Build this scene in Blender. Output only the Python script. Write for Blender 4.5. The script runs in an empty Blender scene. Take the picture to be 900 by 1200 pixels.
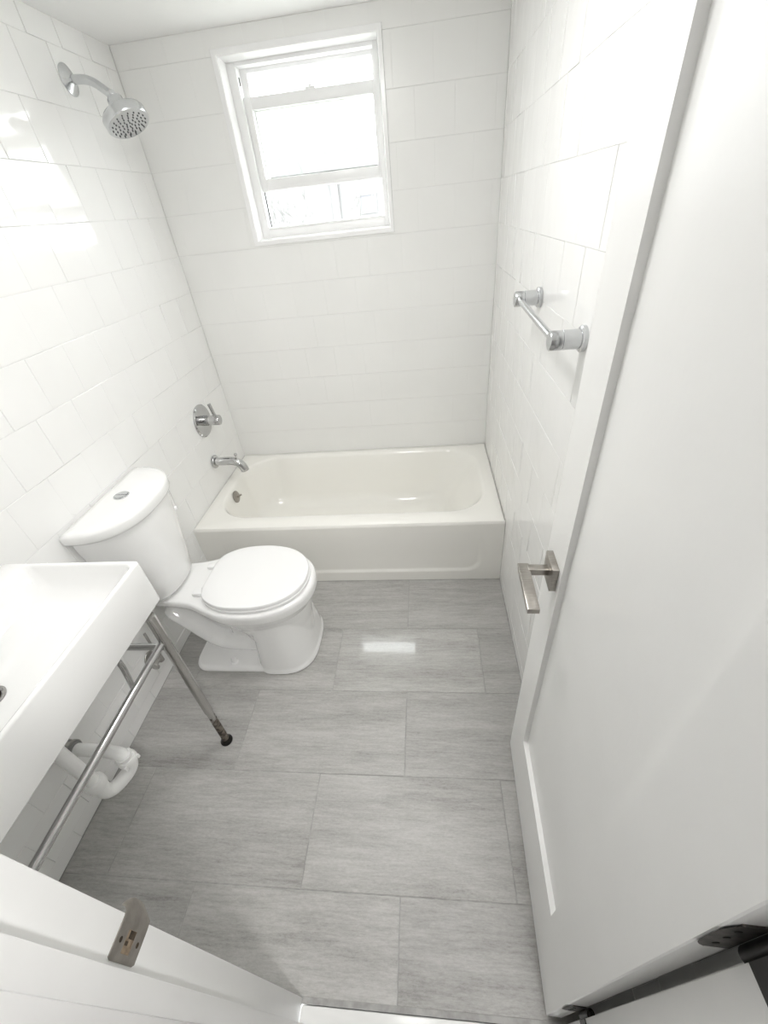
import bpy, bmesh, math, random
from mathutils import Vector, Matrix
random.seed(7)
PI = math.pi
SC = bpy.context.scene
COL = SC.collection
W, H, TD, TH = 1.507, 2.15, 0.758, 0.3715      # room width, ceiling, tub depth, tub height
YW = -2.18                                      # room face of the door wall

# ------------------------------------------------------------------ helpers
def obj(name, bm, mat, parent=None, smooth=40):
    me = bpy.data.meshes.new(name)
    bmesh.ops.recalc_face_normals(bm, faces=bm.faces[:])
    if parent is not None:
        o0 = Vector((0, 0, 0)); q = parent
        while q is not None:
            o0 += q.location; q = q.parent
        bmesh.ops.translate(bm, verts=bm.verts[:], vec=-o0)
    bm.to_mesh(me); bm.free()
    for m in (mat if isinstance(mat, (list, tuple)) else [mat]):
        me.materials.append(m)
    if smooth:
        me.polygons.foreach_set('use_smooth', [True] * len(me.polygons))
        me.set_sharp_from_angle(angle=math.radians(smooth))
    o = bpy.data.objects.new(name, me)
    COL.objects.link(o)
    o.parent = parent
    return o

def tag(o, label, cat, group=None, kind=None):
    o['label'] = label; o['category'] = cat
    if group: o['group'] = group
    if kind: o['kind'] = kind
    return o

def thing(name, label, cat, loc, group=None):
    o = bpy.data.objects.new(name, None)
    o.empty_display_size = 0.05
    COL.objects.link(o); o.location = loc
    return tag(o, label, cat, group)

def struct(name, bm, mat, label=None, parent=None, smooth=40):
    o = obj(name, bm, mat, parent, smooth)
    if parent is None:
        o['kind'] = 'structure'
        if label:
            o['label'] = label
            o['category'] = name.split('_')[0]
    return o

def new(): return bmesh.new()

def box(bm, lo, hi, bev=0.0, seg=2):
    vs = [bm.verts.new((x, y, z)) for x in (lo[0], hi[0]) for y in (lo[1], hi[1]) for z in (lo[2], hi[2])]
    fs = []
    for q in ((0, 1, 3, 2), (4, 6, 7, 5), (0, 4, 5, 1), (2, 3, 7, 6), (0, 2, 6, 4), (1, 5, 7, 3)):
        fs.append(bm.faces.new([vs[i] for i in q]))
    if bev > 0:
        es = list({e for f in fs for e in f.edges})
        bmesh.ops.bevel(bm, geom=es, offset=bev, segments=seg, affect='EDGES', profile=0.5)

def loft(bm, rings, cap0=True, cap1=True, loop=False):
    R = [[bm.verts.new(p) for p in r] for r in rings]
    n = len(R[0])
    pairs = list(zip(R[:-1], R[1:])) + ([(R[-1], R[0])] if loop else [])
    for a, b in pairs:
        for i in range(n):
            j = (i + 1) % n
            bm.faces.new((a[i], a[j], b[j], b[i]))
    if cap0 and not loop: bm.faces.new(R[0][::-1])
    if cap1 and not loop: bm.faces.new(R[-1])

def frame_for(t):
    t = t.normalized()
    a = Vector((0, 0, 1)) if abs(t.z) < 0.9 else Vector((1, 0, 0))
    u = t.cross(a).normalized()
    return u, t.cross(u).normalized()

def tube(bm, path, r, n=20, cap=True):
    P = [Vector(p) for p in path]
    rs = r if isinstance(r, (list, tuple)) else [r] * len(P)
    rings = []; u = None
    for i, p in enumerate(P):
        t = (P[min(i + 1, len(P) - 1)] - P[max(i - 1, 0)]).normalized()
        if u is None: u, v = frame_for(t)
        else:
            u = (u - t * u.dot(t)).normalized(); v = t.cross(u)
        rings.append([p + (u * math.cos(a) + v * math.sin(a)) * rs[i] for a in [2 * PI * k / n for k in range(n)]])
    loft(bm, rings, cap, cap)

def lathe(bm, o, axis, prof, n=32):
    """prof: list of (radius, height along axis); closed at both ends"""
    o = Vector(o); t = Vector(axis).normalized(); u, v = frame_for(t)
    rings = []
    for r, h in prof:
        r = max(r, 1e-4)
        rings.append([o + t * h + (u * math.cos(a) + v * math.sin(a)) * r for a in [2 * PI * k / n for k in range(n)]])
    loft(bm, rings)

def arc(c, r, a0, a1, n, ux, uy):
    c = Vector(c); ux = Vector(ux); uy = Vector(uy)
    return [c + ux * (r * math.cos(a0 + (a1 - a0) * k / n)) + uy * (r * math.sin(a0 + (a1 - a0) * k / n)) for k in range(n + 1)]

def fillet(pts, r, n=8):
    """round the corners of a polyline"""
    P = [Vector(p) for p in pts]; out = [P[0]]
    for i in range(1, len(P) - 1):
        a, b, c = P[i - 1], P[i], P[i + 1]
        d0 = (a - b).normalized(); d1 = (c - b).normalized()
        k = min(r, (a - b).length * .49, (c - b).length * .49)
        p0, p1 = b + d0 * k, b + d1 * k
        for j in range(n + 1):
            t = j / n
            out.append(p0 * (1 - t) ** 2 + b * 2 * t * (1 - t) + p1 * t ** 2)
    out.append(P[-1]); return out

def rrect(x0, x1, y0, y1, r, z, n=8):
    r = min(r, (x1 - x0) / 2 - 1e-4, (y1 - y0) / 2 - 1e-4)
    out = []
    for cx, cy, a in ((x1 - r, y1 - r, 0), (x0 + r, y1 - r, PI / 2), (x0 + r, y0 + r, PI), (x1 - r, y0 + r, 1.5 * PI)):
        for k in range(n + 1):
            t = a + PI / 2 * k / n
            out.append(Vector((cx + r * math.cos(t), cy + r * math.sin(t), z)))
    return out

# ------------------------------------------------------------------ materials
def mat(name, base=(.8, .8, .8), rough=.5, metal=0.0, coat=0.0, spec=.5):
    m = bpy.data.materials.new(name); m.use_nodes = True
    nt = m.node_tree; b = nt.nodes['Principled BSDF']
    b.inputs['Base Color'].default_value = (*base, 1)
    b.inputs['Roughness'].default_value = rough
    b.inputs['Metallic'].default_value = metal
    b.inputs['Coat Weight'].default_value = coat
    b.inputs['Coat Roughness'].default_value = 0.05
    b.inputs['Specular IOR Level'].default_value = spec
    return m
def nodes(m): return m.node_tree.nodes, m.node_tree.links, m.node_tree.nodes['Principled BSDF']

def noise_mat(name, c0, c1, scale, rough, detail=3, bump=0.0, bscale=None, metal=0.0, stretch=(1, 1, 1), lo=.35, hi=.65, coat=0.0):
    m = mat(name, c0, rough, metal, coat); N, L, b = nodes(m)
    tc = N.new('ShaderNodeTexCoord'); mp = N.new('ShaderNodeMapping'); mp.inputs['Scale'].default_value = stretch
    L.new(tc.outputs['Object'], mp.inputs['Vector'])
    nz = N.new('ShaderNodeTexNoise'); nz.inputs['Scale'].default_value = scale; nz.inputs['Detail'].default_value = detail
    L.new(mp.outputs['Vector'], nz.inputs['Vector'])
    cr = N.new('ShaderNodeValToRGB'); cr.color_ramp.elements[0].position = lo; cr.color_ramp.elements[1].position = hi
    cr.color_ramp.elements[0].color = (*c0, 1); cr.color_ramp.elements[1].color = (*c1, 1)
    L.new(nz.outputs['Fac'], cr.inputs['Fac']); L.new(cr.outputs['Color'], b.inputs['Base Color'])
    if bump:
        n2 = N.new('ShaderNodeTexNoise'); n2.inputs['Scale'].default_value = bscale or scale; n2.inputs['Detail'].default_value = 2
        L.new(mp.outputs['Vector'], n2.inputs['Vector'])
        bp = N.new('ShaderNodeBump'); bp.inputs['Strength'].default_value = 1.0; bp.inputs['Distance'].default_value = bump
        L.new(n2.outputs['Fac'], bp.inputs['Height']); L.new(bp.outputs['Normal'], b.inputs['Normal'])
    return m

M = {}
M['tile'] = noise_mat('white_glazed_tile', (.86, .86, .85), (.88, .88, .87), 3, .075, bump=.0012, bscale=9)
M['tile_back'] = noise_mat('white_satin_tile', (.85, .85, .835), (.87, .87, .855), 3, .28, bump=.0006, bscale=9)
M['grout'] = noise_mat('pale_grout', (.74, .74, .73), (.80, .80, .79), 60, .8)
M['ceil'] = noise_mat('ceiling_paint', (.93, .93, .925), (.945, .945, .94), 6, .6)
M['paint'] = noise_mat('white_satin_paint', (.86, .86, .85), (.88, .88, .87), 8, .33, bump=.0002, bscale=60)
M['door'] = noise_mat('white_door_paint', (.85, .85, .84), (.87, .87, .86), 5, .30, bump=.0003, bscale=45)
M['hall'] = noise_mat('hall_wall_paint', (.30, .29, .28), (.34, .33, .32), 5, .7)
M['gloss'] = noise_mat('gloss_white_trim', (.91, .91, .91), (.93, .93, .93), 8, .2)
M['porc'] = noise_mat('porcelain', (.88, .88, .875), (.89, .89, .885), 4, .07, coat=.4)
M['seat'] = noise_mat('seat_plastic', (.89, .89, .89), (.90, .90, .90), 4, .22)
M['enamel'] = noise_mat('tub_enamel', (.875, .865, .825), (.885, .875, .835), 4, .12, coat=.3)
M['chrome'] = noise_mat('polished_chrome', (.50, .50, .50), (.56, .56, .56), 10, .09, metal=1)
M['satin'] = noise_mat('satin_chrome', (.60, .61, .62), (.66, .67, .68), 20, .22, metal=1)
M['nickel'] = noise_mat('brushed_nickel', (.36, .34, .31), (.43, .405, .375), 40, .30, metal=1, stretch=(1, 8, 8))
M['pvc'] = noise_mat('white_pvc', (.86, .86, .85), (.88, .88, .87), 8, .28)
M['rubber'] = noise_mat('grey_rubber', (.16, .16, .155), (.24, .24, .235), 14, .55)
M['steel'] = noise_mat('dull_steel', (.35, .34, .33), (.50, .49, .47), 30, .35, metal=1)
M['black'] = noise_mat('black_hardware', (.012, .011, .010), (.03, .028, .026), 50, .45, metal=.6)
M['bronze'] = noise_mat('tarnished_hinge', (.035, .033, .03), (.11, .10, .09), 90, .45, metal=.7)
M['plate'] = noise_mat('worn_strike_metal', (.26, .24, .215), (.34, .315, .285), 60, .42, metal=.75)
M['hole'] = noise_mat('dark_mortise', (.03, .022, .015), (.09, .065, .04), 120, .9)
M['woodcut'] = noise_mat('raw_wood', (.16, .12, .08), (.34, .26, .18), 90, .9)
M['vinyl'] = noise_mat('window_vinyl', (.90, .90, .90), (.92, .92, .92), 8, .3)
M['marble'] = noise_mat('white_marble', (.80, .80, .79), (.88, .88, .87), 6, .2, stretch=(1, 3, 1))
M['nozzle'] = mat('dark_nozzle', (.05, .05, .055), .6)
M['bark'] = noise_mat('bark', (.155, .155, .152), (.185, .185, .182), 8, .9)
M['house'] = noise_mat('pale_render', (.21, .21, .21), (.235, .235, .235), 3, .8)
M['roof'] = noise_mat('grey_shingle', (.170, .172, .172), (.180, .182, .182), 6, .8)
M['pane_far'] = mat('far_window_pane', (.165, .168, .185), .4)
M['ground'] = noise_mat('ground', (.28, .30, .25), (.40, .40, .36), 1.0, .9)

# floor tile: fine horizontal striations, own offset per tile
def floor_mat():
    m = mat('grey_striated_floor_tile', (.4, .4, .4), .3); N, L, b = nodes(m)
    tc = N.new('ShaderNodeTexCoord'); at = N.new('ShaderNodeAttribute'); at.attribute_name = 'tile_seed'
    ad = N.new('ShaderNodeVectorMath'); ad.operation = 'MULTIPLY_ADD'
    ad.inputs[1].default_value = (9, 9, 9)
    L.new(at.outputs['Color'], ad.inputs[0]); L.new(tc.outputs['Object'], ad.inputs[2])
    def nz(scale, st, detail=4, rough=.6):
        mp = N.new('ShaderNodeMapping'); mp.inputs['Scale'].default_value = st; L.new(ad.outputs[0], mp.inputs['Vector'])
        n = N.new('ShaderNodeTexNoise'); n.inputs['Scale'].default_value = scale; n.inputs['Detail'].default_value = detail
        n.inputs['Roughness'].default_value = rough; n.inputs['Distortion'].default_value = .25
        L.new(mp.outputs['Vector'], n.inputs['Vector']); return n
    a = nz(2.0, (1.0, 7, 1), 5); c = nz(9, (1.3, 13, 1), 6, .7); d = nz(75, (1, 3.0, 1), 4, .85)
    def mx(f, i0, i1):
        q = N.new('ShaderNodeMath'); q.operation = 'MULTIPLY_ADD'
        L.new(i1, q.inputs[0]); q.inputs[1].default_value = f
        if i0 is None: q.inputs[2].default_value = 0
        else: L.new(i0, q.inputs[2])
        return q.outputs[0]
    s = mx(.34, None, a.outputs['Fac']); s = mx(.34, s, c.outputs['Fac']); s = mx(.32, s, d.outputs['Fac'])
    cr = N.new('ShaderNodeValToRGB'); e = cr.color_ramp.elements
    e[0].position = .385; e[0].color = (.275, .268, .255, 1); e[1].position = .60; e[1].color = (.495, .488, .472, 1)
    k = e.new(.49); k.color = (.395, .388, .372, 1); k = e.new(.44); k.color = (.35, .343, .327, 1)
    L.new(s, cr.inputs['Fac'])
    tint = N.new('ShaderNodeMixRGB'); tint.blend_type = 'MULTIPLY'; tint.inputs['Fac'].default_value = 1
    sep = N.new('ShaderNodeSeparateColor'); L.new(at.outputs['Color'], sep.inputs[0])
    mr = N.new('ShaderNodeMapRange'); mr.inputs['To Min'].default_value = .93; mr.inputs['To Max'].default_value = 1.05
    L.new(sep.outputs[0], mr.inputs['Value'])
    L.new(cr.outputs['Color'], tint.inputs['Color1']); L.new(mr.outputs[0], tint.inputs['Color2'])
    L.new(tint.outputs['Color'], b.inputs['Base Color'])
    # attribute alpha-like blue channel marks the one tile that still has its polish
    rr = N.new('ShaderNodeMapRange'); rr.inputs['From Min'].default_value = .9; rr.inputs['From Max'].default_value = 1.0
    rr.inputs['To Min'].default_value = .40; rr.inputs['To Max'].default_value = .05
    L.new(sep.outputs[2], rr.inputs['Value']); L.new(rr.outputs[0], b.inputs['Roughness'])
    cw = N.new('ShaderNodeMapRange'); cw.inputs['From Min'].default_value = .9; cw.inputs['From Max'].default_value = 1.0
    L.new(sep.outputs[2], cw.inputs['Value']); L.new(cw.outputs[0], b.inputs['Coat Weight']); b.inputs['Coat Roughness'].default_value = .035
    bp = N.new('ShaderNodeBump'); bp.inputs['Distance'].default_value = .0006; bp.inputs['Strength'].default_value = .5
    L.new(s, bp.inputs['Height']); L.new(bp.outputs['Normal'], b.inputs['Normal'])
    return m
M['floor'] = floor_mat()

def glass_mat():
    m = bpy.data.materials.new('window_glass'); m.use_nodes = True
    N, L = m.node_tree.nodes, m.node_tree.links
    N.remove(N['Principled BSDF']); out = N['Material Output']
    t = N.new('ShaderNodeBsdfTransparent'); t.inputs['Color'].default_value = (.985, .99, .985, 1)
    g = N.new('ShaderNodeBsdfGlossy'); g.inputs['Roughness'].default_value = .02
    f = N.new('ShaderNodeFresnel'); f.inputs['IOR'].default_value = 1.45
    ge = N.new('ShaderNodeNewGeometry'); ma = N.new('ShaderNodeMath'); ma.operation = 'MULTIPLY_ADD'   # same reflectance from both faces of the pane
    ma.inputs[1].default_value = 1 / 1.45 - 1.45; ma.inputs[2].default_value = 1.45
    L.new(ge.outputs['Backfacing'], ma.inputs[0]); L.new(ma.outputs[0], f.inputs['IOR'])
    mx = N.new('ShaderNodeMixShader')
    L.new(f.outputs[0], mx.inputs[0]); L.new(t.outputs[0], mx.inputs[1]); L.new(g.outputs[0], mx.inputs[2])
    L.new(mx.outputs[0], out.inputs['Surface']); return m
M['glass'] = glass_mat()

ROOM_FILL, SKY, HALL_FILL = 30, 7.5, 150  # strengths of the added room light, the sky and the added hall light
def fill_mat(strength):
    m = mat('lamp_diffuser', (.9, .9, .9), .4); b = nodes(m)[2]
    b.inputs['Emission Color'].default_value = (1, .99, .98, 1); b.inputs['Emission Strength'].default_value = strength
    return m
M['lamp'] = fill_mat(ROOM_FILL)
M['hall_lamp'] = fill_mat(HALL_FILL)

# leg metal: chrome that has rusted near the floor
def leg_mat():
    m = mat('chrome_rusted_near_floor', (.8, .8, .8), .1, 1); N, L, b = nodes(m)
    tc = N.new('ShaderNodeTexCoord'); sp = N.new('ShaderNodeSeparateXYZ'); L.new(tc.outputs['Object'], sp.inputs[0])
    nz = N.new('ShaderNodeTexNoise'); nz.inputs['Scale'].default_value = 55; nz.inputs['Detail'].default_value = 5
    L.new(tc.outputs['Object'], nz.inputs['Vector'])
    md = N.new('ShaderNodeMath'); md.operation = 'MULTIPLY_ADD'; md.inputs[1].default_value = .16
    L.new(nz.outputs['Fac'], md.inputs[0]); L.new(sp.outputs['Z'], md.inputs[2])
    mr = N.new('ShaderNodeMapRange'); mr.inputs['From Min'].default_value = .245; mr.inputs['From Max'].default_value = .275
    mr.inputs['To Min'].default_value = 1; mr.inputs['To Max'].default_value = 0
    L.new(md.outputs[0], mr.inputs['Value'])
    c2 = N.new('ShaderNodeValToRGB'); c2.color_ramp.elements[0].color = (.035, .028, .022, 1); c2.color_ramp.elements[1].color = (.20, .17, .14, 1)
    c2.color_ramp.elements[0].position = .4; c2.color_ramp.elements[1].position = .65
    L.new(nz.outputs['Fac'], c2.inputs['Fac'])
    mc = N.new('ShaderNodeMixRGB'); mc.inputs['Color1'].default_value = (.50, .49, .475, 1)
    L.new(mr.outputs[0], mc.inputs['Fac']); L.new(c2.outputs['Color'], mc.inputs['Color2']); L.new(mc.outputs['Color'], b.inputs['Base Color'])
    m2 = N.new('ShaderNodeMapRange'); m2.inputs['To Min'].default_value = 1; m2.inputs['To Max'].default_value = .2
    L.new(mr.outputs[0], m2.inputs['Value']); L.new(m2.outputs[0], b.inputs['Metallic'])
    m3 = N.new('ShaderNodeMapRange'); m3.inputs['To Min'].default_value = .12; m3.inputs['To Max'].default_value = .6
    L.new(mr.outputs[0], m3.inputs['Value']); L.new(m3.outputs[0], b.inputs['Roughness'])
    return m
M['leg'] = leg_mat()

# ------------------------------------------------------------------ tiled surfaces
def tiles(bm, place, rects, th, bev, tilt, layer=None, seeds=None):
    """place(u, v, w) -> world; each rect (u0,u1,v0,v1) becomes a bevelled tile whose face lies near w=0"""
    for k, (u0, u1, v0, v1) in enumerate(rects):
        if u1 - u0 < .004 or v1 - v0 < .004: continue
        a = random.uniform(-tilt, tilt); b = random.uniform(-tilt, tilt)
        def face_w(u, v): return (a * (2 * (u - u0) / (u1 - u0) - 1) + b * (2 * (v - v0) / (v1 - v0) - 1))
        o = [(u0, v0), (u1, v0), (u1, v1), (u0, v1)]
        i = [(u0 + bev, v0 + bev), (u1 - bev, v0 + bev), (u1 - bev, v1 - bev), (u0 + bev, v1 - bev)]
        lo = [bm.verts.new(place(u, v, -th)) for u, v in o]
        mid = [bm.verts.new(place(u, v, face_w(u, v) - bev * .5)) for u, v in o]
        top = [bm.verts.new(place(u, v, face_w(u, v))) for u, v in i]
        fs = [bm.faces.new(top)]
        for q in range(4):
            r = (q + 1) % 4
            fs.append(bm.faces.new((mid[q], mid[r], top[r], top[q])))
            fs.append(bm.faces.new((lo[q], lo[r], mid[r], mid[q])))
        if layer is not None:
            s = seeds[k]
            for f in fs:
                for l in f.loops: l[layer] = s

def grid_rects(ulo, uhi, vlo, vhi, pu, pv, u_even, u_odd, v0, gu, gv, hole=None):
    out = []
    k0 = math.floor((vlo - v0) / pv) - 1
    for k in range(k0, k0 + int((vhi - vlo) / pv) + 4):
        a, b = max(vlo, v0 + k * pv), min(vhi, v0 + (k + 1) * pv)
        if b - a < .003: continue
        off = u_even if k % 2 == 0 else u_odd
        j0 = math.floor((ulo - off) / pu) - 1
        for j in range(j0, j0 + int((uhi - ulo) / pu) + 4):
            c, d = max(ulo, off + j * pu), min(uhi, off + (j + 1) * pu)
            if d - c < .003: continue
            rs = [(c + gu / 2, d - gu / 2, a + gv / 2, b - gv / 2)]
            if hole:
                h0, h1, h2, h3 = hole; nr = []
                for (p, q, r, s) in rs:
                    if q <= h0 or p >= h1 or s <= h2 or r >= h3: nr.append((p, q, r, s)); continue
                    if p < h0: nr.append((p, h0, r, s))
                    if q > h1: nr.append((h1, q, r, s))
                    m0, m1 = max(p, h0), min(q, h1)
                    if r < h2: nr.append((m0, m1, r, h2))
                    if s > h3: nr.append((m0, m1, h3, s))
                rs = nr
            out += rs
    return out

ZR, PV, PU = 1.6115, .1555, .1575     # a course line, course height, tile width
TT = .004
# left wall (x = 0)
bm = new()
box(bm, (-.10, YW - .12, -.05), (-TT * .45, .16, H + .05))
def pl(u, v, w): return (w, u, v)
tiles(bm, pl, grid_rects(YW, 0, 0, H, PU, PV, -.865, -.944, ZR, .0012, .0017), TT, .0010, .0011)
for f in bm.faces: f.material_index = 1
for f in bm.faces[:6]: f.material_index = 0
struct('wall_left', bm, [M['grout'], M['tile']], 'white glazed square wall tiles in offset courses behind toilet and sink', smooth=25)
# right wall (x = W)
bm = new()
box(bm, (W + TT * .45, YW - .12, -.05), (W + .10, .16, H + .05))
def pr(u, v, w): return (W - w, u, v)
tiles(bm, pr, grid_rects(YW, 0, 0, H, PU, PV, -1.205, -1.285, ZR, .0012, .0008), TT, .0008, .0007)
for f in bm.faces: f.material_index = 1
for f in bm.faces[:6]: f.material_index = 0
struct('wall_right', bm, [M['grout'], M['tile']], 'white glazed tile wall carrying the towel bar', smooth=25)
# back wall (y = 0) with window opening
OX0, OX1, OZ0, OZ1 = .387, 1.046, 1.463, 2.098     # outside of the window surround
bm = new()
y0, y1 = TT * .45, .16
for lo, hi in (((0, y0, -.05), (OX0, y1, H + .05)), ((OX1, y0, -.05), (W, y1, H + .05)),
               ((OX0, y0, -.05), (OX1, y1, OZ0)), ((OX0, y0, OZ1), (OX1, y1, H + .05))):
    box(bm, lo, hi)
nb = len(bm.faces)
def pb(u, v, w): return (u, -w, v)
tiles(bm, pb, grid_rects(0, W, 0, H, PU, PV, 1.390, 1.471, ZR, .0002, .0014, (OX0, OX1, OZ0, OZ1)), TT, .0008, .0003)
for f in bm.faces: f.material_index = 1
for f in bm.faces[:nb]: f.material_index = 0
struct('wall_back', bm, [M['grout'], M['tile_back']], 'white tiled wall with the small window above the bathtub', smooth=25)
# ceiling and floor
bm = new(); box(bm, (-.1, -3.6, H), (W + .1, .16, H + .08)); struct('ceiling', bm, M['ceil'], 'plain white ceiling')
bm = new()
box(bm, (-.1, YW - .01, -.06), (W + .1, .16, -.0012))
lay = bm.loops.layers.float_color.new('tile_seed')
YA, FD, FL = -1.0657, .3047, .6123
joints = [1.048, .748, .439, .757, .435, .75, .44, .75]
rects = []; seeds = []
for r in range(-3, 5):
    yt, yb = YA - (r - 1) * FD, YA - r * FD
    yt = min(yt, -.005); yb = max(yb, YW)
    off = joints[r] if r >= 0 else (.75 if r % 2 else 1.048)
    for j in range(-4, 5):
        a, b = max(.002, off + j * FL), min(W - .002, off + (j + 1) * FL)
        if b - a < .01 or yt - yb < .01: continue
        rects.append((a + .0014, b - .0014, yb + .0014, yt - .0014))
        shiny = 1.0 if (r == 1 and j == 0) else random.uniform(0, .85)
        seeds.append((random.random(), random.random(), shiny, 1))
nb = len(bm.faces)
tiles(bm, lambda u, v, w: (u, v, w), rects, .003, .0011, .0003, lay, seeds)
for f in bm.faces: f.material_index = 1
for f in bm.faces[:nb]: f.material_index = 0
M['fgrout'] = noise_mat('floor_grout', (.31, .305, .295), (.42, .415, .405), 40, .85)
struct('floor', bm, [M['fgrout'], M['floor']], 'large grey striated floor tiles laid in staggered rows', smooth=25)

# ------------------------------------------------------------------ door wall, jambs, hall
JL, JR, HD = .811, 1.426, 2.045                  # jamb faces and head height
bm = new()
box(bm, (0, -2.30, -.05), (JL - .02, YW, H)); box(bm, (JR + .02, -2.30, -.05), (W, YW, H)); box(bm, (JL - .02, -2.30, HD + .02), (JR + .02, YW, H))
struct('wall_front', bm, M['paint'], 'painted wall around the doorway')
bm = new()
box(bm, (JL - .019, -2.30, 0), (JL, YW, HD), .002)
box(bm, (JL - .005, -2.247, .012), (JL + .012, -2.22, HD - .012), .0015)
tj = struct('trim_1', bm, M['paint'], 'white door jamb with worn metal strike plate, at lower left')
bm = new()
box(bm, (JR, -2.30, 0), (JR + .019, YW - .006, HD), .002)
box(bm, (JR - .012, -2.262, .012), (JR + .005, -2.228, HD - .012), .0015)
th2 = struct('trim_2', bm, M['paint'], 'shaded white door jamb on the hinge side')
bm = new(); box(bm, (JL, -2.30, HD), (JR, YW, HD + .019), .002); struct('trim_3', bm, M['paint'], 'white head jamb over the doorway')
bm = new(); box(bm, (JL + .001, -2.32, -.05), (JR - .001, -2.192, .010), .004); struct('trim_4', bm, M['marble'], 'white threshold strip at the foot of the doorway')
# strike plate: plate, curved lip, hole, screws
bm = new()
zc0, zc1 = .897, .957
ring = []
prof = [(-2.216, 0.0), (-2.186, 0.0), (-2.178, .0006), (-2.170, .0035), (-2.164, .009)]
def strike_ring(x_off):
    pts = []
    for y, dx in prof: pts.append((JL + x_off + dx * 0 + .0006, y, dx))
    return pts
vs = []
NZ = 12
for i, (y, dx) in enumerate(prof):
    row = []
    for k in range(NZ + 1):
        t = k / NZ; z = zc0 + (zc1 - zc0) * t
        yy = y
        if i == len(prof) - 1: yy = y - .010 * abs(2 * t - 1) ** 3
        if i == len(prof) - 2: yy = y - .005 * abs(2 * t - 1) ** 3
        row.append(Vector((JL + .0012 - dx * .9, yy, z)))
    vs.append(row)
for i in range(len(vs) - 1):
    pass
F = [[bm.verts.new(p) for p in row] for row in vs]
B = [[bm.verts.new(p + Vector((-.0014, 0, 0))) for p in row] for row in vs]
def inhole(i, k): return i == 0 and 3 <= k < 9
# front surface finely gridded in y for the hole
bm.free(); bm = new()
ys = [-2.216, -2.209, -2.190, -2.186, -2.178, -2.170, -2.164]
dxs = [0, 0, 0, 0, .0006, .0035, .009]
def sp(i, k, back):
    t = k / NZ; z = zc0 + (zc1 - zc0) * t; y = ys[i]
    e = abs(2 * t - 1)
    if i == 6: y -= .010 * e ** 3
    if i == 5: y -= .005 * e ** 3
    if i == 0 and k in (0, NZ): y += .002
    return Vector((JL + .0014 - dxs[i] - (.0013 if back else 0), y, z))
G = {}
for s in (0, 1):
    for i in range(7):
        for k in range(NZ + 1): G[s, i, k] = bm.verts.new(sp(i, k, s))
hole = lambda i, k: i == 1 and 4 <= k < 8
for i in range(6):
    for k in range(NZ):
        if hole(i, k): continue
        for s in (0, 1): bm.faces.new((G[s, i, k], G[s, i + 1, k], G[s, i + 1, k + 1], G[s, i, k + 1]))
for k in range(NZ):
    for i in (0, 6): bm.faces.new((G[0, i, k], G[0, i, k + 1], G[1, i, k + 1], G[1, i, k]))
for i in range(6):
    for k in (0, NZ): bm.faces.new((G[0, i, k], G[0, i + 1, k], G[1, i + 1, k], G[1, i, k]))
for i in (1, 2):
    for k in range(4, 8): bm.faces.new((G[0, i, k], G[0, i, k + 1], G[1, i, k + 1], G[1, i, k]))
for k in (4, 8): bm.faces.new((G[0, 1, k], G[0, 2, k], G[1, 2, k], G[1, 1, k]))
spl = obj('strike_plate', bm, M['plate'], tj)
bm = new(); box(bm, (JL + .0002, -2.209, zc0 + .020), (JL + .0004, -2.190, zc0 + .040)); obj('mortise', bm, [M['woodcut']], spl)
bm = new(); box(bm, (JL + .0004, -2.197, zc0 + .021), (JL + .0009, -2.1905, zc0 + .0335)); box(bm, (JL + .0004, -2.2025, zc0 + .031), (JL + .0008, -2.199, zc0 + .037)); obj('latch_hole', bm, M['hole'], spl)
for z in (zc0 + .010, zc0 + .050):
    bm = new(); lathe(bm, (JL + .0013, -2.1995, z), (1, 0, 0), [(.0026, 0), (.0026, .0005), (.001, .0007)], 14); obj('screw', bm, M['hole'], spl)

# hall behind the camera
bm = new(); box(bm, (-.1, -3.6, -.06), (W + .1, -2.32, -.001)); struct('floor_hall', bm, M['fgrout'], 'grey hall floor outside the doorway')
bm = new(); box(bm, (-.1, -3.6, -.05), (W + .1, -3.5, H)); struct('wall_hall', bm, M['hall'], 'hall wall opposite the doorway')
bm = new(); box(bm, (-.2, -3.6, -.05), (-.1, -2.30, H)); struct('wall_hall_left', bm, M['hall'], 'left end wall of the hall')
bm = new(); box(bm, (W + .1, -3.6, -.05), (W + .2, -2.30, H)); struct('wall_hall_right', bm, M['hall'], 'right end wall of the hall')

# ------------------------------------------------------------------ door
hx, hy = 1.399, -2.171; fx, fy = 1.4205, -1.557
DW = math.hypot(fx - hx, fy - hy); DT = .034; DH = 2.025
du = Vector(((fx - hx) / DW, (fy - hy) / DW, 0)); dn = Vector((du.y, -du.x, 0))    # dn points into the slab (+x)
def dp(u, v, w): return Vector((hx, hy, .008)) + du * u + Vector((0, 0, v)) + dn * w
def dbox(bm, u0, u1, v0, v1, w0, w1, bev=0):
    n0 = len(bm.verts)
    box(bm, (u0, v0, w0), (u1, v1, w1), bev)
    bm.verts.ensure_lookup_table()
    for q in list(bm.verts)[n0:]: q.co = dp(*q.co)
RU0, RU1, RV0, RV1, RD = .128, .503, .262, 1.89, .012
bm = new()
o4 = [(0, 0), (DW, 0), (DW, DH), (0, DH)]; i4 = [(RU0, RV0), (RU1, RV0), (RU1, RV1), (RU0, RV1)]
ch = .0015
rings = [[dp(u, v, DT) for u, v in o4], [dp(u, v, .0015) for u, v in o4],
         [dp(u + (ch if u == 0 else -ch), v + (ch if v == 0 else -ch), 0) for u, v in o4],
         [dp(u, v, 0) for u, v in i4], [dp(u + (.002 if u == RU0 else -.002), v + (.002 if v == RV0 else -.002), RD) for u, v in i4]]
loft(bm, rings)
door = struct('door_1', bm, M['door'], 'open white single panel door along the right wall', smooth=20)
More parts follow.
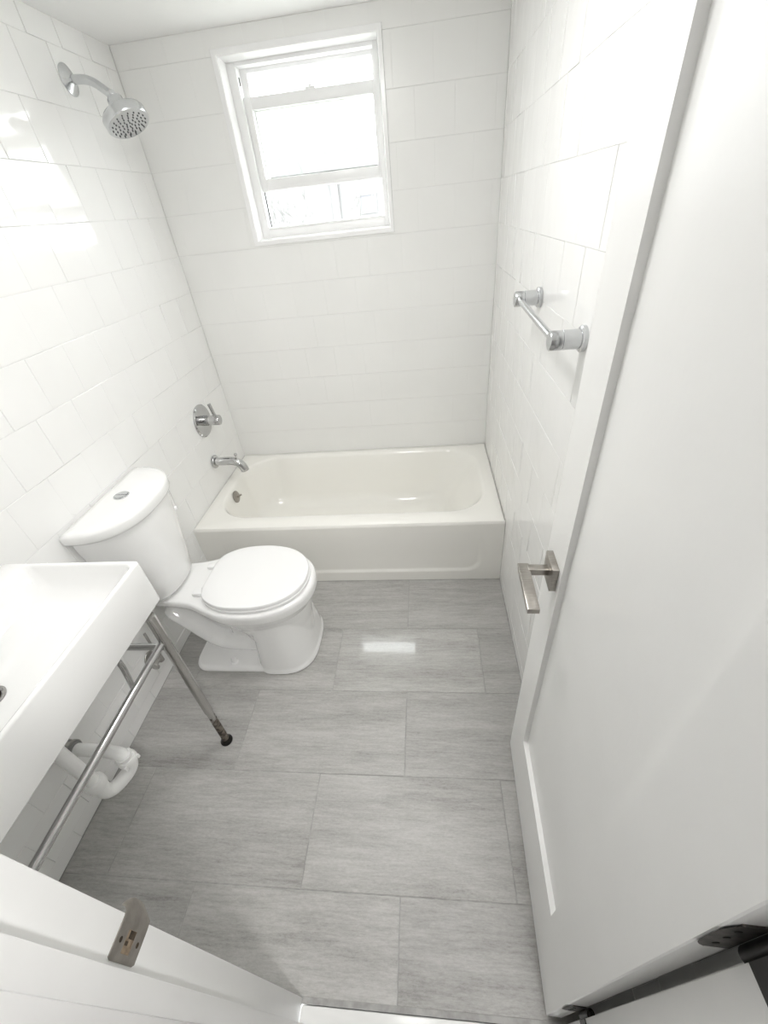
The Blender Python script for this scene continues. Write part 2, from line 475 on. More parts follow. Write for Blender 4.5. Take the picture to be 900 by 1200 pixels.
# handle on the free stile
hu = DW - .066; hv = .915
hnd = bpy.data.objects.new('door_handle', None); COL.objects.link(hnd); hnd.parent = door
hnd['label'] = 'square brushed nickel lever handle'
bm = new(); dbox(bm, hu - .030, hu + .030, hv - .03, hv + .03, -.0135, 0, .0012); obj('rosette', bm, M['nickel'], hnd)
bm = new(); dbox(bm, hu - .009, hu + .009, hv - .006, hv + .010, -.054, -.013, .0015); obj('stem', bm, M['nickel'], hnd)
bm = new(); dbox(bm, hu - .112, hu + .014, hv - .0035, hv + .0085, -.073, -.050, .0012); obj('lever', bm, M['nickel'], hnd)
# hinges
for hz in (.25, 1.01, 1.78):
    bm = new()
    dbox(bm, -.0016, .0002, hz - .045, hz + .045, .010, DT - .001)
    r_ = [dp(-.0017, hz - .045 + .09 * t, .010 - .012 * (1 - (2 * t - 1) ** 4)) for t in [k / 14 for k in range(15)]]
    a = [bm.verts.new(p) for p in r_] + [bm.verts.new(dp(-.0017, hz + .045, .011)), bm.verts.new(dp(-.0017, hz - .045, .011))]
    bm.faces.new(a)
    hg = obj('hinge', bm, M['bronze'], door)
    bm = new(); kp = dp(-.008, 0, DT + .004)
    tube(bm, [(kp.x, kp.y, hz - .018), (kp.x, kp.y, hz + .056)], .0075, 16)
    tube(bm, [(kp.x, kp.y, hz + .056), (kp.x, kp.y, hz + .062)], [.005, .003], 16)
    obj('knuckle', bm, M['black'], hg)
    bm = new(); box(bm, (JR - .0018, -2.226, hz + .004), (JR - .0002, -2.187, hz + .053)); obj('jamb_leaf', bm, M['black'], hg)
    for q in (-.025, 0, .025):
        bm = new(); c = dp(-.0018, hz + q, .014); lathe(bm, c, (0, -1, 0), [(.0035, 0), (.003, .0006), (.001, .0008)], 12); obj('screw', bm, M['black'], hg)

# ------------------------------------------------------------------ window
win = bpy.data.objects.new('window_1', None); COL.objects.link(win); win.location = ((OX0 + OX1) / 2, 0, OZ0)
win['kind'] = 'structure'; win['label'] = 'small white double hung window with lower sash raised'; win['category'] = 'window'
IX0, IX1, IZ0, IZ1 = .411, 1.027, 1.484, 2.076       # opening inside the surround
def ringbox(bm, o, i, y0, y1, bev=.0015):
    """rectangular frame: o, i = (x0,x1,z0,z1), between y0 and y1"""
    box(bm, (o[0], y0, o[2]), (i[0], y1, o[3]), bev); box(bm, (i[1], y0, o[2]), (o[1], y1, o[3]), bev)
    box(bm, (i[0], y0, o[2]), (i[1], y1, i[2]), bev); box(bm, (i[0], y0, i[3]), (i[1], y1, o[3]), bev)
bm = new(); loft(bm, [[(x, y, z) for x, z in ((a, c), (b, c), (b, d), (a, d))] for a, b, c, d, y in
     ((OX0 + .0005, OX1 - .0005, OZ0 + .0005, OZ1 - .0005, .062), (OX0 + .0005, OX1 - .0005, OZ0 + .0005, OZ1 - .0005, -.003), (OX0 + .002, OX1 - .002, OZ0 + .002, OZ1 - .002, -.0045),
      (IX0 - .004, IX1 + .004, IZ0 - .004, IZ1 + .004, -.0045), (IX0, IX1, IZ0, IZ1, -.001), (IX0 + .006, IX1 - .006, IZ0 + .006, IZ1 - .006, .062))], loop=True); obj('surround', bm, M['gloss'], win)
bm = new(); ringbox(bm, (IX0 - .01, IX1 + .01, IZ0 - .01, IZ1 + .01), (.452, 1.002, 1.520, 2.058), .063, .150); 
box(bm, (.451, .112, 1.668), (.480, .150, 2.059), .0015); box(bm, (.991, .112, 1.668), (1.003, .150, 2.059), .0015); box(bm, (.470, .1125, 2.044), (1.0, .1495, 2.059), .0015)
fr = obj('window_frame', bm, M['vinyl'], win)
bm = new(); box(bm, (.4525, .105, 1.522), (.4565, .112, 1.665)); box(bm, (.4525, .080, 2.005), (.4545, .084, 2.03)); obj('track', bm, M['black'], fr)
bm = new(); box(bm, (.452, .066, 1.520), (1.002, .145, 1.530), .002); obj('sill', bm, M['vinyl'], win)
# upper sash (outer track)
bm = new(); ringbox(bm, (.4815, .9895, 1.664, 1.969), (.486, .986, 1.708, 1.930), .118, .140); us = obj('upper_sash', bm, M['vinyl'], win)
bm = new(); box(bm, (.484, .128, 1.706), (.988, .131, 1.932)); obj('pane', bm, M['glass'], us)
# lower sash, raised (inner track)
bm = new(); ringbox(bm, (.453, 1.001, 1.662, 1.971), (.480, .990, 1.706, 1.932), .084, .110); box(bm, (.482, .079, 1.664), (.988, .086, 1.676), .002)
ls = obj('lower_sash', bm, M['vinyl'], win)
bm = new(); box(bm, (.478, .095, 1.704), (.992, .098, 1.934)); obj('pane', bm, M['glass'], ls)
bm = new(); box(bm, (.715, .086, 1.970), (.755, .104, 1.979), .002); tube(bm, [(.735, .095, 1.978), (.735, .095, 1.986)], .007, 16); obj('sash_lock', bm, M['vinyl'], ls)

# ------------------------------------------------------------------ bathtub
tub = thing('bathtub', 'off-white alcove bathtub under the window', 'bathtub', (W / 2, -TD / 2, 0))
X0, X1, Y0, Y1 = .0015, W - .0015, -TD + .008, -.0015
bm = new()
def rr(x0, x1, y0, y1, r, z): return rrect(x0, x1, y0, y1, r, z, 12)
R = [rr(X0, X1, Y0, Y1, .004, .002), rr(X0, X1, Y0, Y1, .004, TH - .010), rr(X0 + .002, X1 - .002, Y0 - .003, Y1 - .001, .006, TH - .003), rr(X0 + .008, X1 - .008, Y0 + .004, Y1 - .004, .01, TH)]
bx0, bx1, by0, by1 = .058, 1.450, -.672, -.052
R += [rr(bx0, bx1, by0, by1, .19, TH), rr(bx0 + .006, bx1 - .008, by0 + .005, by1 - .005, .186, TH - .003), rr(bx0 + .013, bx1 - .018, by0 + .012, by1 - .012, .18, TH - .014)]
for t in (.15, .35, .55, .75):
    R.append(rr(bx0 + .013 + .045 * t, bx1 - .018 - .20 * t, by0 + .012 + .06 * t, by1 - .012 - .06 * t, .18 - .02 * t, TH - .014 - .30 * t))
for t in (.3, .6, .85, 1):
    s = math.sin(t * PI / 2); c = 1 - math.cos(t * PI / 2)
    R.append(rr(bx0 + .047 + .075 * c + .01 * s, bx1 - .168 - .10 * c - .02 * s, by0 + .057 + .06 * c + .01 * s, by1 - .057 - .06 * c - .01 * s, .165, TH - .239 - .072 * s))
loft(bm, R)
obj('shell', bm, M['enamel'], tub, 50)
# apron: gently recessed panel with a rounded corner
bm = new()
nx, nz = 150, 48
def apron(i, k):
    x = X0 + (X1 - X0) * i / nx; z = .002 + (TH - .004 - .002) * k / nz
    px0, px1, pz0, r = .098, 1.409, .062, .075
    dx = max(px0 + r - x, x - (px1 - r), 0); dz = max(pz0 + r - z, 0)
    d = r - math.hypot(dx, dz)                        # > 0 inside the panel
    s = min(max(d / .012, 0), 1); s = s * s * (3 - 2 * s)
    f = min(max((TH - .04 - z) / .20, 0), 1); f = f * f * (3 - 2 * f)
    y = -TD + .0075 * s * f
    e = TH - .006 - z
    if e < .008: y += .004 * (1 - e / .008) ** 2
    return (x, y, z)
g = [[bm.verts.new(apron(i, k)) for k in range(nz + 1)] for i in range(nx + 1)]
for i in range(nx):
    for k in range(nz): bm.faces.new((g[i][k], g[i + 1][k], g[i + 1][k + 1], g[i][k + 1]))
b4 = [bm.verts.new(p) for p in ((X0, Y0 + .002, .002), (X1, Y0 + .002, .002), (X1, Y0 + .002, TH - .004), (X0, Y0 + .002, TH - .004))]
bm.faces.new(b4)
bm.faces.new([g[i][0] for i in range(nx + 1)] + [b4[1], b4[0]]); bm.faces.new([g[i][nz] for i in range(nx + 1)] + [b4[2], b4[3]])
bm.faces.new([g[0][k] for k in range(nz + 1)] + [b4[3], b4[0]]); bm.faces.new([g[nx][k] for k in range(nz + 1)] + [b4[2], b4[1]])
obj('apron', bm, M['enamel'], tub, 50)
bm = new(); oc = Vector((.080, -.405, .322)); ax = Vector((1, 0, .15))
lathe(bm, oc, ax, [(.034, 0), (.034, .003), (.030, .006), (.012, .008), (.001, .008)]); ov = obj('overflow_plate', bm, M['nickel'], tub); ov['label'] = 'round nickel overflow plate'
bm = new(); tube(bm, [oc + ax * .005, oc + ax * .02 + Vector((0, 0, .002)), oc + ax * .034 + Vector((0, 0, .008))], [.0045, .004, .005], 14); obj('trip_lever', bm, M['nickel'], ov)
bm = new(); lathe(bm, (.26, -.36, .060), (0, 0, 1), [(.034, 0), (.034, .003), (.026, .005), (.001, .004)]); obj('tub_drain', bm, M['chrome'], tub)

# tub spout
ts = thing('tub_spout', 'chrome tub spout with lift knob low on left wall', 'spout', (0, -.358, .527))
bm = new(); lathe(bm, (.0008, -.358, .527), (1, 0, 0), [(.034, 0), (.036, .004), (.036, .009), (.032, .014), (.024, .015)]); obj('flange', bm, M['chrome'], ts)
bm = new()
path = [Vector((.008, -.358, .527)), Vector((.05, -.358, .527))] + [Vector((.085 * (1 - t) ** 2 + .155 * 2 * t * (1 - t) + .160 * t * t, -.358, .527 * (1 - t) ** 2 + .527 * 2 * t * (1 - t) + .466 * t * t)) for t in [k / 12 for k in range(13)]]
tube(bm, path, [.0225] * len(path), 24); obj('spout_body', bm, M['chrome'], ts)
bm = new(); lathe(bm, (.132, -.358, .543), (.15, 0, 1), [(.004, 0), (.004, .014), (.008, .018), (.009, .024), (.006, .028), (.001, .029)], 20); obj('diverter_knob', bm, M['chrome'], ts)
# shower valve
sv = thing('shower_valve', 'round chrome shower valve trim with lever handle above tub spout', 'valve', (0, -.325, .755))
vc = Vector((.0008, -.325, .752))
bm = new(); lathe(bm, vc, (1, 0, 0), [(.084, 0), (.084, .004), (.079, .009), (.040, .0115), (.001, .0115)], 48); obj('escutcheon', bm, M['chrome'], sv)
bm = new(); lathe(bm, vc, (1, 0, 0), [(.027, .010), (.027, .040), (.024, .041), (.024, .047), (.026, .048), (.026, .095), (.024, .098), (.001, .098)], 36); hb = obj('hub', bm, M['chrome'], sv)
bm = new(); tube(bm, [vc + Vector((.078, 0, .020)), vc + Vector((.074, 0, .05)), vc + Vector((.068, 0, .088))], [.009, .008, .0085], 16); obj('lever', bm, M['chrome'], hb)
# shower head
sh = thing('shower_fixture', 'satin chrome shower head on a bent arm high on left wall', 'shower head', (0, -.352, 1.998))
bm = new(); lathe(bm, (.0008, -.352, 1.998), (1, 0, 0), [(.041, 0), (.041, .003), (.034, .007), (.022, .014), (.013, .018), (.001, .018)]); obj('flange', bm, M['satin'], sh)
bm = new()
path = fillet([(.006, -.352, 1.998), (.075, -.352, 1.993), (.138, -.358, 1.946)], .05, 10); tube(bm, path, .0125, 20); obj('arm', bm, M['satin'], sh)
ax = Vector((.3716, -.1654, -.9135)).normalized(); b0 = Vector((.137, -.358, 1.951))
bm = new(); lathe(bm, b0, ax, [(.008, -.008), (.0125, -.004), (.0125, .006), (.010, .010), (.024, .014), (.0265, .018), (.0265, .056), (.024, .060)], 32); obj('ball_joint', bm, M['satin'], sh)
bm = new(); hd0 = b0 + ax * .050
lathe(bm, hd0, ax, [(.022, -.004), (.030, .003), (.064, .006), (.072, .010), (.075, .015), (.075, .036), (.073, .040), (.068, .042), (.001, .042)], 56)
head = obj('head', bm, M['satin'], sh)
u_, v_ = frame_for(ax)
bm = new(); cnt = 0
for rad, n in ((.010, 5), (.023, 9), (.036, 13), (.048, 16), (.059, 18)):
    for k in range(n):
        a = 2 * PI * k / n + rad * 37
        c = hd0 + ax * .042 + (u_ * math.cos(a) + v_ * math.sin(a)) * rad
        lathe(bm, c, ax, [(.0025, -.0005), (.0023, .002), (.001, .0026)], 8)
obj('nozzle_ring', bm, M['nozzle'], head)

# towel bar
tb = thing('towel_bar', 'short chrome towel bar on the right wall', 'towel bar', (W, -1.09, 1.30))
bx = W - .062
for y in (-.888, -1.298):
    bm = new(); zz = 1.308 if y > -1 else 1.296
    lathe(bm, (W - .0008, y, zz), (-1, 0, 0), [(.027, 0), (.027, .008), (.025, .010), (.0205, .011), (.0205, .046), (.0195, .047), (.0205, .048), (.0205, .072), (.019, .074), (.001, .074)], 36)
    obj('post', bm, M['satin'], tb)
bm = new(); tube(bm, [(bx, -.888, 1.308), (bx, -1.298, 1.296)], .0085, 20); obj('bar', bm, M['satin'], tb)

# ------------------------------------------------------------------ toilet
AY = -1.125
toilet = thing('toilet', 'white two piece toilet with lid down between sink and bathtub', 'toilet', (.36, AY, 0))
def spline(xs, ys, x):
    for i in range(len(xs) - 1):
        if x <= xs[i + 1] or i == len(xs) - 2:
            x0, x1 = xs[i], xs[i + 1]; t = min(max((x - x0) / (x1 - x0), 0), 1)
            def sl(j):
                if j == 0: return (ys[1] - ys[0]) / (xs[1] - xs[0])
                if j == len(xs) - 1: return (ys[-1] - ys[-2]) / (xs[-1] - xs[-2])
                return (ys[j + 1] - ys[j - 1]) / (xs[j + 1] - xs[j - 1])
            h = x1 - x0
            return ys[i] * (2 * t ** 3 - 3 * t ** 2 + 1) + sl(i) * h * (t ** 3 - 2 * t * t + t) + ys[i + 1] * (3 * t * t - 2 * t ** 3) + sl(i + 1) * h * (t ** 3 - t * t)
def outline(xb, xs, ws, cx, af, b, z, n=40, p=2.2):
    """half-widths along the straight rear, then an egg-shaped front from cx on"""
    up = []
    for k in range(n + 1):
        x = xb + (cx - xb) * k / n
        up.append((x, spline(xs, ws, x)))
    for k in range(1, n):
        t = PI / 2 * k / n
        up.append((cx + af * math.sin(t) ** (2 / p), b * math.cos(t) ** (2 / p)))
    pts = [Vector((x, AY + w, z)) for x, w in up] + [Vector((cx + af, AY, z))] + [Vector((x, AY - w, z)) for x, w in reversed(up)]
    return pts
def egg(cx, af, ab, b, z, n=64, p=2.2):
    out = []
    for k in range(n):
        t = 2 * PI * k / n
        c, s = math.cos(t), math.sin(t)
        a = af if c >= 0 else ab
        out.append(Vector((cx + a * math.copysign(abs(c) ** (2 / p), c), AY + b * math.copysign(abs(s) ** (2 / p), s), z)))
    return out
bm = new()
XS, WS = [.035, .10, .16, .22, .30, .37, .44], [.106, .112, .118, .130, .164, .188, .194]
def oring(s, z, drop=0.0):
    pts = outline(.04, XS, [w + s for w in WS], .44, .258 + s, .194 + s, z)
    for p in pts:
        t = min(max((p.x - .22) / .2, 0), 1); p.z -= drop * t * t * (3 - 2 * t)
    return pts
loft(bm, [oring(-.018, .354, .020), oring(-.005, .360, .018), oring(0, .368, .014), oring(0, .380), oring(-.004, .391), oring(-.012, .395)])
# underside of bowl narrowing into the pedestal
loft(bm, [egg(.48, .16, .10, .12, .10), egg(.46, .185, .125, .130, .19), egg(.45, .205, .155, .145, .25), egg(.44, .222, .165, .166, .295), egg(.44, .247, .17, .186, .335), egg(.44, .254, .17, .190, .372)])
# pedestal, flared to the floor
def ped(x0, x1, b, z, p=2.9): return egg((x0 + x1) / 2 - .04, (x1 - x0) / 2 + .04, (x1 - x0) / 2 - .04, b, z, 64, p)
loft(bm, [ped(.392, .657, .180, .001), ped(.392, .657, .180, .012), ped(.396, .650, .174, .03), ped(.404, .640, .168, .10), ped(.412, .626, .158, .18), ped(.41, .616, .152, .24), ped(.40, .612, .148, .31)])
# foot plate behind the pedestal
loft(bm, [rrect(.115, .50, AY - .168, AY + .168, .06, .001), rrect(.115, .50, AY - .168, AY + .168, .06, .016), rrect(.124, .50, AY - .158, AY + .158, .055, .030)])
# trapway running down from under the tank
tp = [(.040, .290), (.048, .284), (.065, .270), (.092, .245), (.124, .203), (.158, .152), (.195, .104), (.240, .072), (.315, .060), (.38, .058), (.46, .06)]
rg = []
for i, (x, z) in enumerate(tp):
    a = tp[max(i - 1, 0)]; b = tp[min(i + 1, len(tp) - 1)]
    t = Vector((b[0] - a[0], 0, b[1] - a[1])).normalized(); nn = Vector((-t.z, 0, t.x)) * (.45, .75, .95, 1)[min(i, 3)]; wy = (.6, .82, .95, 1)[min(i, 3)]
    rg.append([Vector((x, AY, z)) + nn * .038 * math.sin(q) + Vector((0, 1, 0)) * .092 * wy * math.copysign(abs(math.cos(q)) ** .9, math.cos(q)) for q in [2 * PI * k / 40 for k in range(40)]])
loft(bm, rg)
# thin web joining trapway, deck and bowl
loft(bm, [rrect(.27, .46, AY - .05, AY + .05, .03, .01), rrect(.27, .46, AY - .05, AY + .05, .03, .35)])
loft(bm, [rrect(.20, .40, AY - .022, AY + .022, .01, .10), rrect(.12, .40, AY - .022, AY + .022, .01, .24), rrect(.05, .40, AY - .022, AY + .022, .01, .30), rrect(.05, .40, AY - .022, AY + .022, .01, .37)])
bowl = obj('bowl', bm, M['porc'], toilet, 0)
rm = bowl.modifiers.new('r', 'REMESH'); rm.mode = 'VOXEL'; rm.voxel_size = .0042
sm = bowl.modifiers.new('s', 'SMOOTH'); sm.factor = .5; sm.iterations = 5
bpy.context.view_layer.update()
me = bpy.data.meshes.new_from_object(bowl.evaluated_get(bpy.context.evaluated_depsgraph_get()))
bowl.modifiers.clear(); bowl.data = me; me.name = 'bowl'
me.polygons.foreach_set('use_smooth', [True] * len(me.polygons))
# bolt caps
for s in (-1, 1):
    bm = new(); lathe(bm, (.300, AY + s * .135, .028), (0, 0, 1), [(.016, 0), (.016, .004), (.012, .008), (.011, .026), (.008, .031), (.001, .032)], 20); obj('bolt_cap', bm, M['seat'], toilet)
# seat ring and lid
bm = new()
SX, SW = [.262, .28, .31, .36, .41, .45], [.070, .112, .142, .166, .175, .1765]
def sring(s, z): return outline(.262 - s, [x - s if x < .27 else x for x in SX], [w + s for w in SW], .45, .228 + s, .1765 + s, z)
loft(bm, [sring(-.002, .3965), sring(.001, .399), sring(.001, .408), sring(-.003, .411)]); obj('seat', bm, M['seat'], toilet)
bm = new()
loft(bm, [sring(-.006, .4125), sring(-.001, .415), sring(-.001, .4235), sring(-.004, .4275), sring(-.014, .4295), sring(-.05, .4315), sring(-.066, .432)]); obj('lid', bm, M['seat'], toilet)
for s in (-1, 1):
    bm = new(); box(bm, (.222, AY + s * .075 - .014, .395), (.270, AY + s * .075 + .014, .412), .004); obj('hinge', bm, M['seat'], toilet)
# tank and lid
def dee(xb, d, b, z, n=48, p=2.5, rc=.02):
    out = []
    for k in range(n + 1):
        t = -PI / 2 + PI * k / n
        out.append(Vector((xb + rc * 0 + d * abs(math.cos(t)) ** (2 / p), AY - .006 + b * math.copysign(abs(math.sin(t)) ** (2 / p), math.sin(t)), z)))
    out += [Vector((xb, AY - .006 + b - (b * 2) * k / 12, z)) for k in range(1, 12)]
    return out
bm = new()
loft(bm, [dee(.012, .120, .118, .3955), dee(.012, .140, .132, .402), dee(.012, .158, .146, .425), dee(.011, .166, .158, .50), dee(.010, .176, .178, .62), dee(.010, .186, .196, .74), dee(.010, .188, .199, .785)])
tank = obj('tank', bm, M['porc'], toilet, 60)
bm = new(); lathe(bm, (.150, -.980, .665), (.55, .8, .05), [(.009, -.012), (.009, .0005), (.008, .001), (.001, .001)], 20); pg = obj('plug', bm, M['seat'], tank)
bm = new(); lathe(bm, (.1506, -.9792, .6651), (.55, .8, .05), [(.0045, 0), (.0045, .002), (.001, .002)], 12); obj('plug_hole', bm, M['nozzle'], pg)
bm = new()
loft(bm, [dee(.008, .190, .204, .782), dee(.006, .202, .215, .786), dee(.005, .206, .218, .794), dee(.005, .206, .218, .816), dee(.006, .203, .215, .823), dee(.010, .192, .205, .8265), dee(.03, .15, .165, .829), dee(.06, .08, .10, .8295)])
tl = obj('tank_lid', bm, M['porc'], toilet, 60)
bm = new(); lathe(bm, (.085, AY - .003, .8275), (0, 0, 1), [(.0265, 0), (.0265, .003), (.024, .005), (.022, .0035), (.001, .0035)], 36); bt = obj('flush_button', bm, M['satin'], tl)
bm = new()
for s in (-1, 1):
    pts = [Vector((.085 + .0208 * math.cos(a), AY - .003 + s * .0012 + s * .0196 * abs(math.sin(a)), 0)) for a in [PI * k / 16 for k in range(17)]]
    loft(bm, [[p + Vector((0, 0, .829)) for p in pts], [p + Vector((0, 0, .8335)) for p in pts]])
obj('button_half', bm, M['satin'], bt)

# toilet stop valve on the left wall
sp_ = thing('shutoff_valve', 'small dirty chrome stop valve on the wall behind the sink leg', 'valve', (0, -1.335, .165))
bm = new(); lathe(bm, (.0008, -1.335, .165), (1, 0, 0), [(.030, 0), (.028, .004), (.014, .009), (.008, .010), (.008, .055), (.001, .055)], 24); obj('stub', bm, M['steel'], sp_)
bm = new(); tube(bm, [(.05, -1.335, .150), (.05, -1.335, .195)], .011, 16); tube(bm, [(.05, -1.335, .168), (.05, -1.372, .168)], .007, 14); obj('valve_body', bm, M['steel'], sp_)
bm = new(); lathe(bm, (.05, -1.368, .168), (0, -1, 0), [(.008, 0), (.018, .003), (.018, .010), (.006, .013)], 10); obj('handwheel', bm, M['steel'], sp_)
bm = new(); tube(bm, fillet([(.05, -1.335, .19), (.05, -1.335, .25), (.03, -1.315, .30)], .03), .005, 12); obj('supply_hose', bm, M['steel'], sp_)

# ------------------------------------------------------------------ sink
ST, SB, SX1, SY0, SY1 = .877, .731, .402, -2.168, -1.516
sink = thing('sink', 'white rectangular washbasin at the left edge on chrome legs', 'sink', (.2, -1.82, SB))
bm = new()
def sr(i, z, r=.012): return rrect(.002 + i, SX1 - i, SY0 + i, SY1 - i, r, z, 8)
ix0, ix1, iy0, iy1 = .072, SX1 - .011, SY0 + .011, SY1 - .011
def ir(i, z, r): return rrect(ix0 + i, ix1 - i, iy0 + i, iy1 - i, r, z, 8)
R = [sr(.006, SB), sr(.0015, SB + .002), sr(0, SB + .006), sr(0, ST - .006), sr(.0012, ST - .0018), sr(.004, ST),
     ir(-.002, ST, .022), ir(.0015, ST - .002, .024), ir(.003, ST - .008, .026), ir(.008, ST - .030, .035), ir(.018, ST - .058, .045), ir(.034, ST - .078, .055), ir(.058, ST - .090, .065), ir(.09, ST - .0965, .065), ir(.12, ST - .099, .05)]
loft(bm, R); obj('basin', bm, M['porc'], sink, 50)
DC = Vector((.195, -1.845, ST - .099))
bm = new(); lathe(bm, DC - Vector((0, 0, .001)), (0, 0, 1), [(.030, 0), (.031, .003), (.027, .005), (.022, .003), (.021, .001), (.001, .001)], 36); dr = obj('drain', bm, M['steel'], sink)
bm = new(); lathe(bm, DC, (0, 0, 1), [(.016, 0), (.016, .004), (.013, .006), (.001, .0065)], 28); obj('stopper', bm, M['steel'], dr)

stand = thing('sink_stand', 'chrome leg stand with towel rail under the white sink', 'stand', (.376, -1.83, 0))
for (f, t) in (((.376, -1.576, 0), (.398, -1.580, SB - .001)), ((.376, -2.138, 0), (.398, -2.138, SB - .001))):
    f = Vector(f); t = Vector(t); d = (t - f)
    bm = new(); tube(bm, [f + d * s for s in (.012, .1, .30, .302, .5, .75, .93, 1)], [.0122, .0122, .0122, .0142, .0142, .0142, .0142, .0142], 24)
    lg = obj('leg', bm, M['leg'], stand)
    bm = new(); lathe(bm, f + Vector((0, 0, .0005)), (0, 0, 1), [(.021, 0), (.022, .003), (.021, .008), (.015, .013), (.013, .02)], 24); obj('foot', bm, M['black'], lg)
bm = new(); tube(bm, [(.390, -1.570, .620), (.390, -2.145, .612)], .0105, 20); obj('rail', bm, M['chrome'], stand)
for y in (-1.588, -2.138):
    bm = new(); tube(bm, [(.012, y, .598), (.388, y, .604)], .010, 20); lathe(bm, (.0015, y, .598), (1, 0, 0), [(.022, 0), (.022, .004), (.012, .012)], 24); obj('side_rail', bm, M['chrome'], stand)
bm = new(); tube(bm, [(.213, -1.588, .60), (.213, -1.592, .50), (.205, -1.60, .405)], .0085, 16); obj('hanging_strut', bm, M['chrome'], stand)

trap = thing('drain_trap', 'white plastic drain trap with grey rubber coupling under the sink', 'drain pipe', (.2, -1.80, .24))
tx, ty = .198, -1.845
bm = new(); tube(bm, [(tx, ty, SB - .001), (tx, ty, .325)], .0175, 24); obj('tailpiece', bm, M['pvc'], trap)
bm = new()
path = fillet([(tx, ty, .335), (tx, ty, .245), (.228, -1.765, .245), (.228, -1.765, .315)], .05, 10); tube(bm, path, .0205, 24); obj('bend', bm, M['pvc'], trap)
bm = new(); lathe(bm, (tx, ty, .345), (0, 0, -1), [(.018, 0), (.025, .002), (.027, .006), (.027, .030), (.024, .034), (.018, .034)], 14); obj('slip_nut', bm, M['pvc'], trap)
bm = new(); tube(bm, fillet([(.228, -1.765, .280), (.228, -1.765, .318), (.175, -1.755, .318), (.05, -1.752, .312)], .03, 8), .0185, 24); obj('trap_arm', bm, M['pvc'], trap)
bm = new(); lathe(bm, (.228, -1.765, .276), (0, 0, 1), [(.020, 0), (.026, .002), (.027, .006), (.027, .022), (.024, .026), (.018, .026)], 14)
for k in range(4):
    a = k * PI / 2 + .4
    box(bm, (.228 + .029 * math.cos(a) - .004, -1.765 + .029 * math.sin(a) - .004, .280), (.228 + .029 * math.cos(a) + .004, -1.765 + .029 * math.sin(a) + .004, .296), .001)
obj('slip_nut', bm, M['pvc'], trap)
bm = new(); lathe(bm, (.003, -1.752, .310), (1, 0, .02), [(.026, 0), (.027, .002), (.027, .052), (.023, .060), (.019, .062)], 28); cp = obj('rubber_coupling', bm, M['rubber'], trap)
bm = new()
for h in (.018, .046): lathe(bm, (.003 + h, -1.752, .310), (1, 0, .02), [(.0275, -.005), (.0292, -.0045), (.0292, .0045), (.0275, .005)], 28)
box(bm, (.040, -1.758, .335), (.058, -1.744, .347), .002); obj('hose_clamp', bm, M['steel'], cp)

# ------------------------------------------------------------------ added ceiling light (unseen, brightens the room beyond the window light)
CX, CY = .90, -1.22
cl = thing('ceiling_light', 'round flush ceiling light above the middle of the room', 'ceiling light', (CX, CY, H))
bm = new(); lathe(bm, (CX, CY, H - .0005), (0, 0, -1), [(.175, 0), (.175, .018), (.17, .022), (.001, .022)], 48); obj('base', bm, M['paint'], cl)
bm = new(); lathe(bm, (CX, CY, H - .0225), (0, 0, -1), [(.165, 0), (.163, .008), (.150, .018), (.10, .026), (.001, .029)], 48); obj('diffuser', bm, M['lamp'], cl)

HX, HY = 1.475, -2.63  # unseen hall light, added as fill through the doorway
hl = thing('hall_light', 'small round ceiling light in the hall behind the camera', 'ceiling light', (HX, HY, H))
bm = new(); lathe(bm, (HX, HY, H - .0005), (0, 0, -1), [(.11, 0), (.11, .016), (.105, .02), (.001, .02)], 40); obj('base', bm, M['paint'], hl)
bm = new(); lathe(bm, (HX, HY, H - .0205), (0, 0, -1), [(.10, 0), (.098, .008), (.085, .018), (.05, .024), (.001, .026)], 40); obj('diffuser', bm, M['hall_lamp'], hl)

# ------------------------------------------------------------------ outside
bm = new(); box(bm, (-40, .5, -3.2), (40, 60, -3.0)); g_ = struct('ground', bm, M['ground'], 'ground outside the window')
tree = thing('tree', 'bare tree seen through the gap below the window sash', 'tree', (-1.75, 10.5, -3))
bm = new(); rnd = random.Random(3); twigs = new()
def branch(p, d, L, r, depth):
    q = p + d * L * .5 + Vector((rnd.uniform(-1, 1), rnd.uniform(-1, 1), 0)) * L * .05; e = p + d * L
    tube(bm if depth < 2 else twigs, [p, q, e], [r, r * .85, r * .65], 6)
    if depth == 5: return
    for _ in range(3 if depth < 4 else 2):
        nd = (d + Vector((rnd.uniform(-1, 1), rnd.uniform(-1, 1), rnd.uniform(-.25, .8))) * .75).normalized()
        branch(e, nd, L * rnd.uniform(.6, .8), r * .6, depth + 1)
branch(Vector((-1.75, 10.5, -3)), Vector((0, 0, 1)), 2.0, .075, 0)
obj('trunk', bm, M['bark'], tree); obj('twigs', twigs, M['bark'], tree)
hs = thing('house', 'pale grey flat roofed house seen through the window', 'house', (-2.0, 17, -3))
bm = new(); box(bm, (-6.0, 15, -3), (2.2, 19, 2.62)); wl = obj('wall', bm, M['house'], hs)
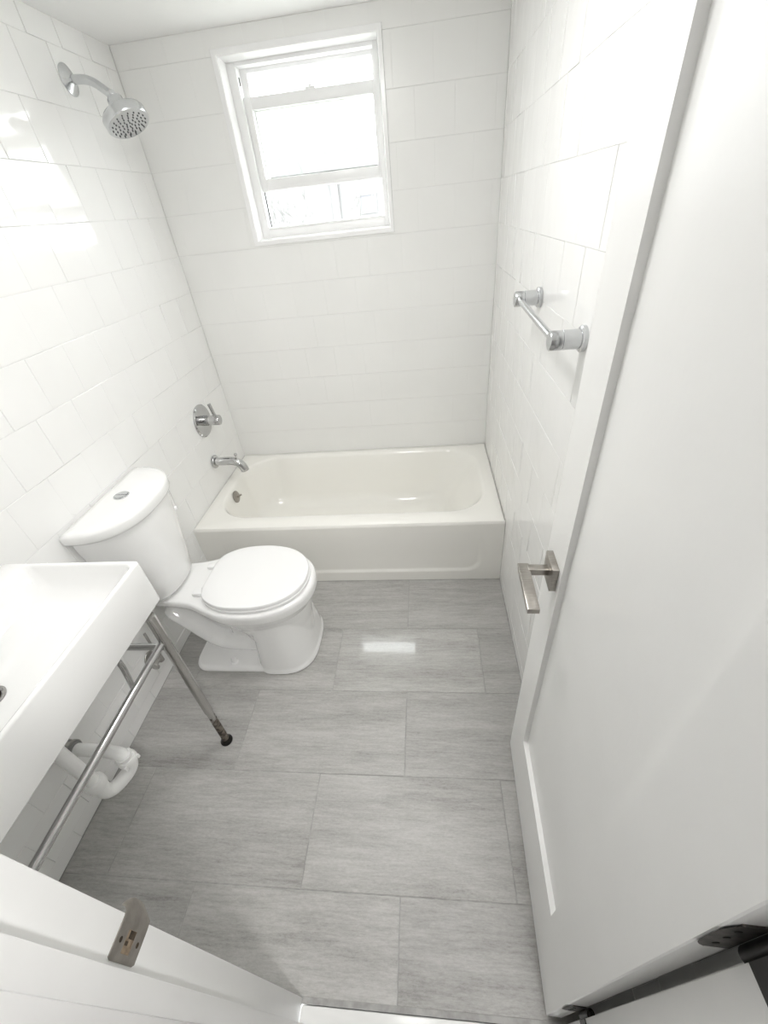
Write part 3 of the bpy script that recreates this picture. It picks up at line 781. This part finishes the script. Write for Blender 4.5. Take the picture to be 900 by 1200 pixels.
bm = new(); box(bm, (-6.2, 14.7, 2.62), (2.4, 19.2, 3.08)); obj('roof_edge', bm, M['roof'], hs)
bm = new(); box(bm, (-1.75, 14.86, -3), (-1.50, 14.98, 2.6)); obj('downpipe', bm, M['bark'], hs)
for x in (-.55, -4.6):
    bm = new(); ringbox(bm, (x - .30, x + .30, 1.40, 1.95), (x - .24, x + .24, 1.46, 1.89), 14.94, 15.0, 0); f_ = obj('window', bm, M['roof'], hs)
    bm = new(); box(bm, (x - .24, 14.97, 1.46), (x + .24, 14.99, 1.89)); obj('pane', bm, M['pane_far'], f_)

# ------------------------------------------------------------------ light
w = bpy.data.worlds.new('overcast_sky'); SC.world = w; w.use_nodes = True
bg = w.node_tree.nodes['Background']; bg.inputs['Color'].default_value = (.96, .985, 1, 1); bg.inputs['Strength'].default_value = SKY

# ------------------------------------------------------------------ camera
cam = bpy.data.cameras.new('camera'); co = bpy.data.objects.new('camera', cam); COL.objects.link(co)
yaw, pitch, roll = -.136, -.6363, -.1127
fw = Vector((math.sin(yaw) * math.cos(pitch), math.cos(yaw) * math.cos(pitch), math.sin(pitch)))
r0 = Vector((math.cos(yaw), -math.sin(yaw), 0)); u0 = r0.cross(fw)
c, s = math.cos(roll), math.sin(roll)
rx = r0 * c + u0 * s; ux = -r0 * s + u0 * c
m3 = Matrix((rx, ux, -fw)).transposed()
co.matrix_world = Matrix.Translation((1.163, -2.2587, 1.5638)) @ m3.to_4x4()
cam.sensor_fit = 'VERTICAL'; cam.sensor_height = 24; cam.sensor_width = 18; cam.lens = 482.997 / 1200 * 24
cam.clip_start = .01; cam.clip_end = 200
SC.camera = co

cy = SC.cycles
cy.use_denoising = True
cy.max_bounces = 16; cy.diffuse_bounces = 10; cy.glossy_bounces = 6; cy.transparent_max_bounces = 12
cy.sample_clamp_indirect = 8
vs_ = SC.view_settings
SC.display_settings.display_device = 'sRGB'
vs_.view_transform = 'Standard'; vs_.look = 'None'; vs_.gamma = 1; vs_.use_curve_mapping = False
vs_.exposure = 0.12
